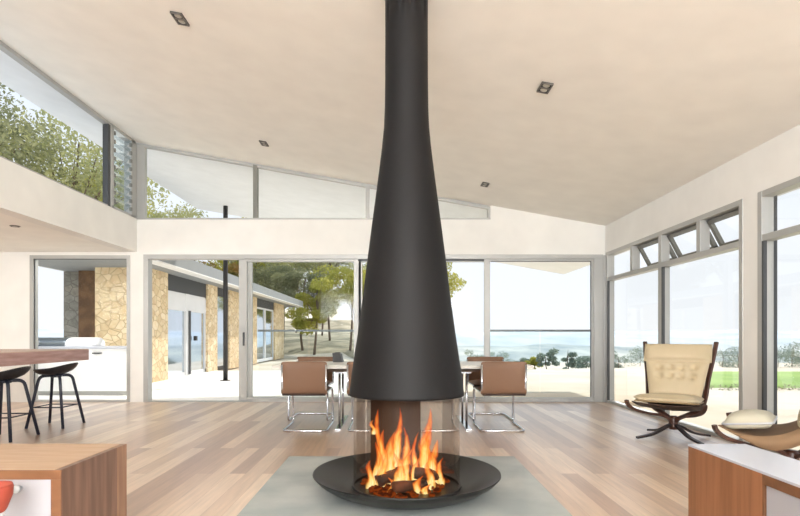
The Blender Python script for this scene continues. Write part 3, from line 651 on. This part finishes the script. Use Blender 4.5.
for a, b, h, k in ops:
    MB().box(WX-.35,WX-.06,a,b,h,2.7).build('lintel', M['lintel'], pv)
    m1 = M['darkframe'] if k == 'dark' else M['winframe']
    fb = MB().box(WX-.14,WX-.07,a,a+.07,.0,h).box(WX-.14,WX-.07,b-.07,b,0,h).box(WX-.14,WX-.07,a,b,h-.07,h).box(WX-.14,WX-.07,a,b,-.03,.09)
    if k == 'double': fb.box(WX-.14,WX-.05,(a+b)/2-.16,(a+b)/2+.1,0,h).box(WX-.14,WX-.06,a,b,1.76,2.2)
    if k == 'win': fb.box(WX-.14,WX-.06,(a+b)/2-.1,(a+b)/2+.1,0,h)
    f_ = fb.build('door' if k != 'win' else 'window', m1, pv)
    MB().box(WX-.12,WX-.1,a+.05,b-.05,.05,h-.05).build('pane', M['winglass'], f_)
    if k == 'double':
        MB().box(WX-.05,WX-.02,(a+b)/2+.02,(a+b)/2+.14,.02,1.78).build('centre_stile', M['alud'], f_)
        MB().box(WX-.05,WX+.02,(a+b)/2+.40,(a+b)/2+.52,.95,1.08).build('handle', M['darkframe'], f_)
# steel post of the verandah
px_, py_ = X_at(225.5, 13.2), 13.2
vp = thing('verandah_post', 'slender black steel post standing on the terrace before the stone wing', 'post', (px_, py_, -.012))
MB().sweep([(0,0,0),(0,0,ceil_z(px_)+.03)], .055, .055, n=14).build('shaft', M['darkframe'], vp, True)
MB().box(-.1,.1,-.1,.1,0,.015).build('base_plate', M['darkframe'], vp)
rp = thing('verandah_post', 'grey steel post outside the window at the right edge', 'post', (4.2, 6.0, -.09))
MB().box(-.028,.028,-.028,.028,0,ceil_z(4.2)+.12).build('shaft', M['alud'], rp)
MB().box(-.08,.08,-.08,.08,0,.02).build('base_plate', M['alud'], rp)
# balustrades
def balustrade(xa, xb, label):
    t = thing('glass_balustrade', label, 'balustrade', (0,10.4,-.012), group='glass balustrades of the terrace')
    MB().box(xa,xb,-.025,.025,1.175,1.215).build('handrail', M['rail'], t)
    n = max(1, round((xb-xa)/1.1))
    for i in range(n):
        a = xa+(xb-xa)*i/n+.01; b = xa+(xb-xa)*(i+1)/n-.01
        MB().quad([(a,0,.0),(b,0,.0),(b,0,1.175),(a,0,1.175)]).build('pane', M['bal'], t)
balustrade(X_at(258,10.4), X_at(360,10.4), 'frameless glass balustrade with grey handrail left of the fireplace, before the trees')
balustrade(X_at(487,10.4), X_at(593,10.4), 'frameless glass balustrade with grey handrail right of the fireplace, before the hills')
# outdoor kitchen bench
ob = thing('outdoor_bench', 'white outdoor kitchen bench beyond the kitchen glass door', 'bench', (0,0,-.012))
bx0, bx1 = X_at(24,9.9), X_at(129,9.9)
MB().box(bx0,bx1,9.9,10.55,.08,.86).build('body', M['white'], ob, bevel=.004)
MB().box(bx0,bx1+.02,9.87,10.58,.86,.90).build('top', M['whitetop'], ob, bevel=.004)
MB().box(bx0,bx1-.05,9.95,10.5,0,.08).build('plinth', M['alu'], ob)
for a in (93,62): MB().box(X_at(a,9.9),X_at(a+9,9.9),9.865,9.9,.765,.79).build('handle', M['alud'], ob)
bq = thing('barbecue', 'grey steel barbecue with white rolled hood on the outdoor bench', 'barbecue', (X_at(62,10.2),10.2,.888))
def halfdrum(x0, x1, m, nm, r=.165):
    mb = MB(); mb.rings([[(x, .24*math.cos(a), r*math.sin(a)**.8*1.0+.0) for a in [PI*i/14 for i in range(15)]] for x in (x0, x0+.02, x1-.02, x1)]); mb.build(nm, m, bq, True)
halfdrum(X_at(36,10.2)-X_at(62,10.2), X_at(72,10.2)-X_at(62,10.2), M['steel'], 'firebox')
halfdrum(X_at(72.5,10.2)-X_at(62,10.2), X_at(98.5,10.2)-X_at(62,10.2), M['white'], 'hood')
for q in (-.40,-.28): MB().box(q-.02,q+.02,-.27,-.23,.02,.11).build('knob', M['chrome'], bq, bevel=.006)

# ------------------------------------------------------------------ landscape
random.seed(11)
def smooth(a, b, t): t = max(0, min(1, (t-a)/(b-a))); return t*t*(3-2*t)
def terrain(x, y):
    a = x/max(y, 1)
    lf = smooth(-.02,-.08,a)*smooth(-.62,-.56,a) if y > 5 else 0
    up = .9*smooth(27,46,y)+5.5*smooth(38,110,y)
    up *= 1
    dn = -.06*max(0,min(y-17,50))-.045*max(0,min(y-67,150))
    r = math.hypot(x, y)
    dn -= .05*max(0, r-60)*.3 if a < -.6 else 0
    n = .12*math.sin(x*.7+y*.31)+.1*math.sin(x*.23-y*.6)
    return -.09+lf*up+(1-lf)*dn+n*smooth(24,40,r)
tr = MB(); ysg = [-12,-4,2,8,11,13,15,17,19,21,24,27,30,33,37,41,46,52,60,70,85,105,130,170,220]; ks = [i/40*2.6-1.3 for i in range(41)]
rows = [[(k*max(y,9)*1.5, y, terrain(k*max(y,9)*1.5, y)) for k in ks] for y in ysg]
tr.rings(rows, False, False); struct(tr.build('terrain', M['ground'], None, True))
def patch(name, m, corners, n, dz):
    mb = MB(); p00, p10, p11, p01 = [Vector(c) for c in corners]; rows = []
    for j in range(n+1):
        v = j/n; rows.append([((p := (p00*(1-u)+p10*u)*(1-v)+(p01*(1-u)+p11*u)*v).x, p.y, terrain(p.x, p.y)+(dz if v > .04 else -.15)) for u in [i/n for i in range(n+1)]])
    mb.rings(rows, False, False); return struct(mb.build(name, m, None, True))
patch('lawn', M['lawn'], [(6.9,11.8,0),(22,11.8,0),(40,21,0),(11.0,19.5,0)], 16, .04)
patch('ground_bank', M['bank'], [(-10,29.5,0),(-1.6,31,0),(-3,70,0),(-26,70,0)], 16, .12)
def ridge(name, m, R, pbase, ytop, amp, seed, thick, a0=-75, a1=75):
    rnd = random.Random(seed); ph = [rnd.uniform(0,6) for _ in range(5)]; mb = MB(); top = []; bot = []; bk = []
    N = 160
    for i in range(N+1):
        th = math.radians(a0+(a1-a0)*i/N); x, y = R*math.sin(th), R*math.cos(th)
        hz = sum(math.sin(th*f+p)/(k+1) for k, (f, p) in enumerate(zip((5,11,19,37,61), ph)))*amp
        z = CH+(VY-ytop+hz)/F*R
        top.append((x,y,z)); bot.append((x*.62,y*.62,CH+(VY-pbase)/F*R*.62)); bk.append((x*1.3,y*1.3,z-R*.03))
    mid = [tuple(b[k]*.45+t_[k]*.55+(0,0,(rnd.random()-.5)*R*.002)[k] for k in range(3)) for b, t_ in zip(bot, top)]
    mb.rings([bot, mid, top, bk], False, False); return struct(mb.build(name, m, None, True))
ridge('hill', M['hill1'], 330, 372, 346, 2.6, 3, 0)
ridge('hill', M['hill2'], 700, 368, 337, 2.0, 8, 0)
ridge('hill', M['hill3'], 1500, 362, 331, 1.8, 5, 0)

def leaves(mb, c, rad, n, s, rnd):
    for _ in range(n):
        while True:
            p = Vector((rnd.uniform(-1,1),rnd.uniform(-1,1),rnd.uniform(-1,1)))
            if .25 < p.length < 1: break
        q = Vector((c[0]+p.x*rad[0], c[1]+p.y*rad[1], c[2]+p.z*rad[2]))
        u = Vector((rnd.uniform(-1,1),rnd.uniform(-1,1),rnd.uniform(-1,1))).normalized(); v = u.orthogonal().normalized()
        k = s*rnd.uniform(.6,1.4)
        mb.quad([q-u*k, q-v*k*.45, q+u*k, q+v*k*.45])
def tree(name, label, x, y, h, cr, m, seed, group, n=2600, s=.16, trunk=.08, low=.35, blobs=16):
    rnd = random.Random(seed); z = terrain(x, y)-.05
    t = thing(name, label, 'tree', (x, y, z), 0, group)
    tk = MB(); top = Vector((rnd.uniform(-.3,.3)*cr*.4, rnd.uniform(-.3,.3), h*.82)); mid = Vector((rnd.uniform(-.2,.2), 0, h*.4))
    tk.sweep(curve([(0,0,-.1), mid, top],6), trunk, n=8, taper=lambda q: 1.1-.8*q)
    fm = MB(); cs = []
    for i in range(blobs):
        a = rnd.uniform(0, 2*PI); rr = cr*rnd.uniform(.25,.8); zz = h*rnd.uniform(low+.1,.9)
        c = (rr*math.cos(a), rr*math.sin(a)*.8, zz); cs.append(c)
        tk.sweep(curve([mid.lerp(top, rnd.uniform(0,.5)), Vector(c)*.6+mid*.25+Vector((0,0,.1*h)), c],5), trunk*.35, n=6, taper=lambda q: 1-.7*q)
    tk.build('trunk', M['bark'], t, True)
    for c in cs:
        q = cr*rnd.uniform(.26,.5); leaves(fm, c, (q, q, q*.6), n//blobs, s, rnd)
    fm.build('foliage', m, t)
    return t
G = 'gum trees on the bank behind the terrace'
specs = [ # px, y, height, crown, mat, label
    (262,34,6.4,2.4,'leafd','dark gum tree on the bank just above the pavilion roof end'),
    (283,37,7.8,2.8,'leaf','tall gum tree left of centre in the left sliding pane'),
    (303,33,5.6,1.9,'leafd','smaller dark tree with a bare leaning trunk on the bank'),
    (314,31,4.6,1.5,'leafy','low yellow-green tree in the middle of the left sliding pane'),
    (330,38,8.2,2.9,'leafd','broad dark gum tree behind the yellow-green tree'),
    (350,33,6.2,2.1,'leafy','yellow-green gum tree beside the left edge of the black hood'),
    (372,36,7.6,2.8,'leaf','gum tree mostly hidden behind the black hood'),
    (322,46,11.0,4.2,'leaf','tallest gum tree, rising behind the others in the left sliding pane'),(272,44,9.0,3.6,'leafy','pale gum tree behind the pavilion roof end'),
    (296,52,11.5,4.6,'leafd','farthest dark gum tree behind the low yellow-green tree'),(428,30,7.0,1.8,'leafy','gum tree showing one leafy branch right of the black hood')]
for i, (px, y, h, cr, mm, lb) in enumerate(specs):
    tree('gum_tree', lb, X_at(px, y), y, h, cr, M[mm], 20+i, G, n=6500, s=.085, low=.42 if i not in (3,) else .2)
G2 = 'tall trees behind the stone wing'
specs = [(-10.6,34,5.6,2.2,'leafb','rust-tinged shrubby tree just above the pavilion roof'),(-13.2,33,9.2,3.0,'leaf','tall tree behind the wing seen beside the louvre window'),
    (-10.2,38,9.6,2.6,'leafy','yellow-green treetop low in the back high window'),(-14.6,24.5,12.6,4.2,'leaf','large tree filling the left high window at its far end'),
    (-17.8,22.0,13.2,4.6,'leafd','large darker tree at the near end of the left high window'),(-15.8,29,11.0,3.4,'leafy','pale feathery tree seen through the glass louvres')]
for i, (x, y, h, cr, mm, lb) in enumerate(specs):
    tree('tall_tree', lb, x, y, h, cr, M[mm], 50+i, G2, n=7500, s=.10, trunk=.13, low=.45, blobs=24)
G3 = 'distant trees on the dry slope'
far = [(478,95,5.5,3.2),(500,120,6,4.5),(521,62,3.4,1.5),(536,58,3.0,1.4),(547,56,4.2,1.5),(569,48,4.4,.9),(586,70,3.2,2.4),(618,80,5,3),(640,110,7,5),(722,95,8,5),(738,90,7,4.5),(755,105,8,5),(778,92,8.5,5),(792,85,8,4.5),(812,90,8,5)]
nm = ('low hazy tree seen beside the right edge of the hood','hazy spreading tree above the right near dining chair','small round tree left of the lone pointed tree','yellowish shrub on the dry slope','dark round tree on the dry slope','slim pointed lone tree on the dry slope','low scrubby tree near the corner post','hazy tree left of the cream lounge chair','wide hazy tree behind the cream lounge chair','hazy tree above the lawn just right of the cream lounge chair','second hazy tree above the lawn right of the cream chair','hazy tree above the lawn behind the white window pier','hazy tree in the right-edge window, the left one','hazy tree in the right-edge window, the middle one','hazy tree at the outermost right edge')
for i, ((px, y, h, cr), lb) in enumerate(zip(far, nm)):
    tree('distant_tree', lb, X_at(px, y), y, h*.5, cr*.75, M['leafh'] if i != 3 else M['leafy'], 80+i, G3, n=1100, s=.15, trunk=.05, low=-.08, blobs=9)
# clipped hedge at the near edge of the lawn
hg = MB(); rnd = random.Random(4)
for i in range(60):
    x = 7.0+i*.2; leaves(hg, (x, 11.7, terrain(x,11.7)+.04), (.2,.14,.09), 40, .03, rnd)
tag(hg.build('hedge', M['leafd']), 'low dark hedge along the near edge of the lawn', 'hedge', kind='stuff')

# ------------------------------------------------------------------ light, sky, camera
wd = bpy.data.worlds.new('sky'); bpy.context.scene.world = wd; wd.use_nodes = True; nt = wd.node_tree
bg = nt.nodes['Background']; tc = nt.nodes.new('ShaderNodeTexCoord'); sp = nt.nodes.new('ShaderNodeSeparateXYZ'); nt.links.new(tc.outputs['Generated'], sp.inputs[0])
r = nt.nodes.new('ShaderNodeValToRGB'); e = r.color_ramp.elements
e[0].position = 0; e[0].color = (.94,.965,1,1); e[1].position = .7; e[1].color = (.74,.85,1,1); e.new(.18).color = (.90,.945,1,1)
nt.links.new(sp.outputs[2], r.inputs[0]); nt.links.new(r.outputs[0], bg.inputs[0]); bg.inputs[1].default_value = 1.08
def lamp(kind, name, loc, energy, col=(1,1,1), **kw):
    l = bpy.data.lights.new(name, kind); l.energy = energy; l.color = col
    o = bpy.data.objects.new(name, l); C.objects.link(o); o.location = loc
    for k, v in kw.items():
        if k == 'rot': o.rotation_euler = v
        else: setattr(l, k, v)
    return o
sdir = Vector((.30*.788, .954*.788, .616))
s = lamp('SUN', 'sun', (0,0,20), 4.5, (1,.95,.86), angle=.01); s.rotation_euler = sdir.to_track_quat('Z','Y').to_euler()
lamp('AREA', 'rear_fill_light', (0,YR+.35,2.5), 1600, (.96,.985,1), shape='RECTANGLE', size=6, size_y=2.4, rot=(PI/2+math.radians(48),0,0))  # added fill lamp behind the camera, tilted up to bounce off the ceiling
lamp('AREA', 'kitchen_fill_light', (-6.4,4.2,2.2), 95, (1,.99,.97), shape='RECTANGLE', size=2.2, size_y=1.6, rot=(math.radians(62),0,0))  # added fill lamp out of frame, for the kitchen and outdoor bench
lamp('AREA', 'bench_fill_light', (-5.85,9.32,2.6), 48, (1,.98,.95), shape='RECTANGLE', size=1.9, size_y=.4, rot=(math.radians(18),0,0))  # added lamp hidden behind the door head, brightens the outdoor bench
lamp('POINT', 'fire_glow', (FX,FY-.02,.32), 1.6, (1,.42,.12), shadow_soft_size=.12)

cam = bpy.data.cameras.new('camera'); co = bpy.data.objects.new('camera', cam); C.objects.link(co)
co.location = (0,0,CH); co.rotation_euler = (PI/2,0,0); cam.sensor_width = 36; cam.lens = F/800*36
cam.shift_x = (400-VX)/800; cam.shift_y = (VY-258)/800; cam.clip_end = 4000
sc = bpy.context.scene; sc.camera = co
sc.view_settings.view_transform = 'Standard'; sc.view_settings.look = 'None'; sc.view_settings.exposure = 0
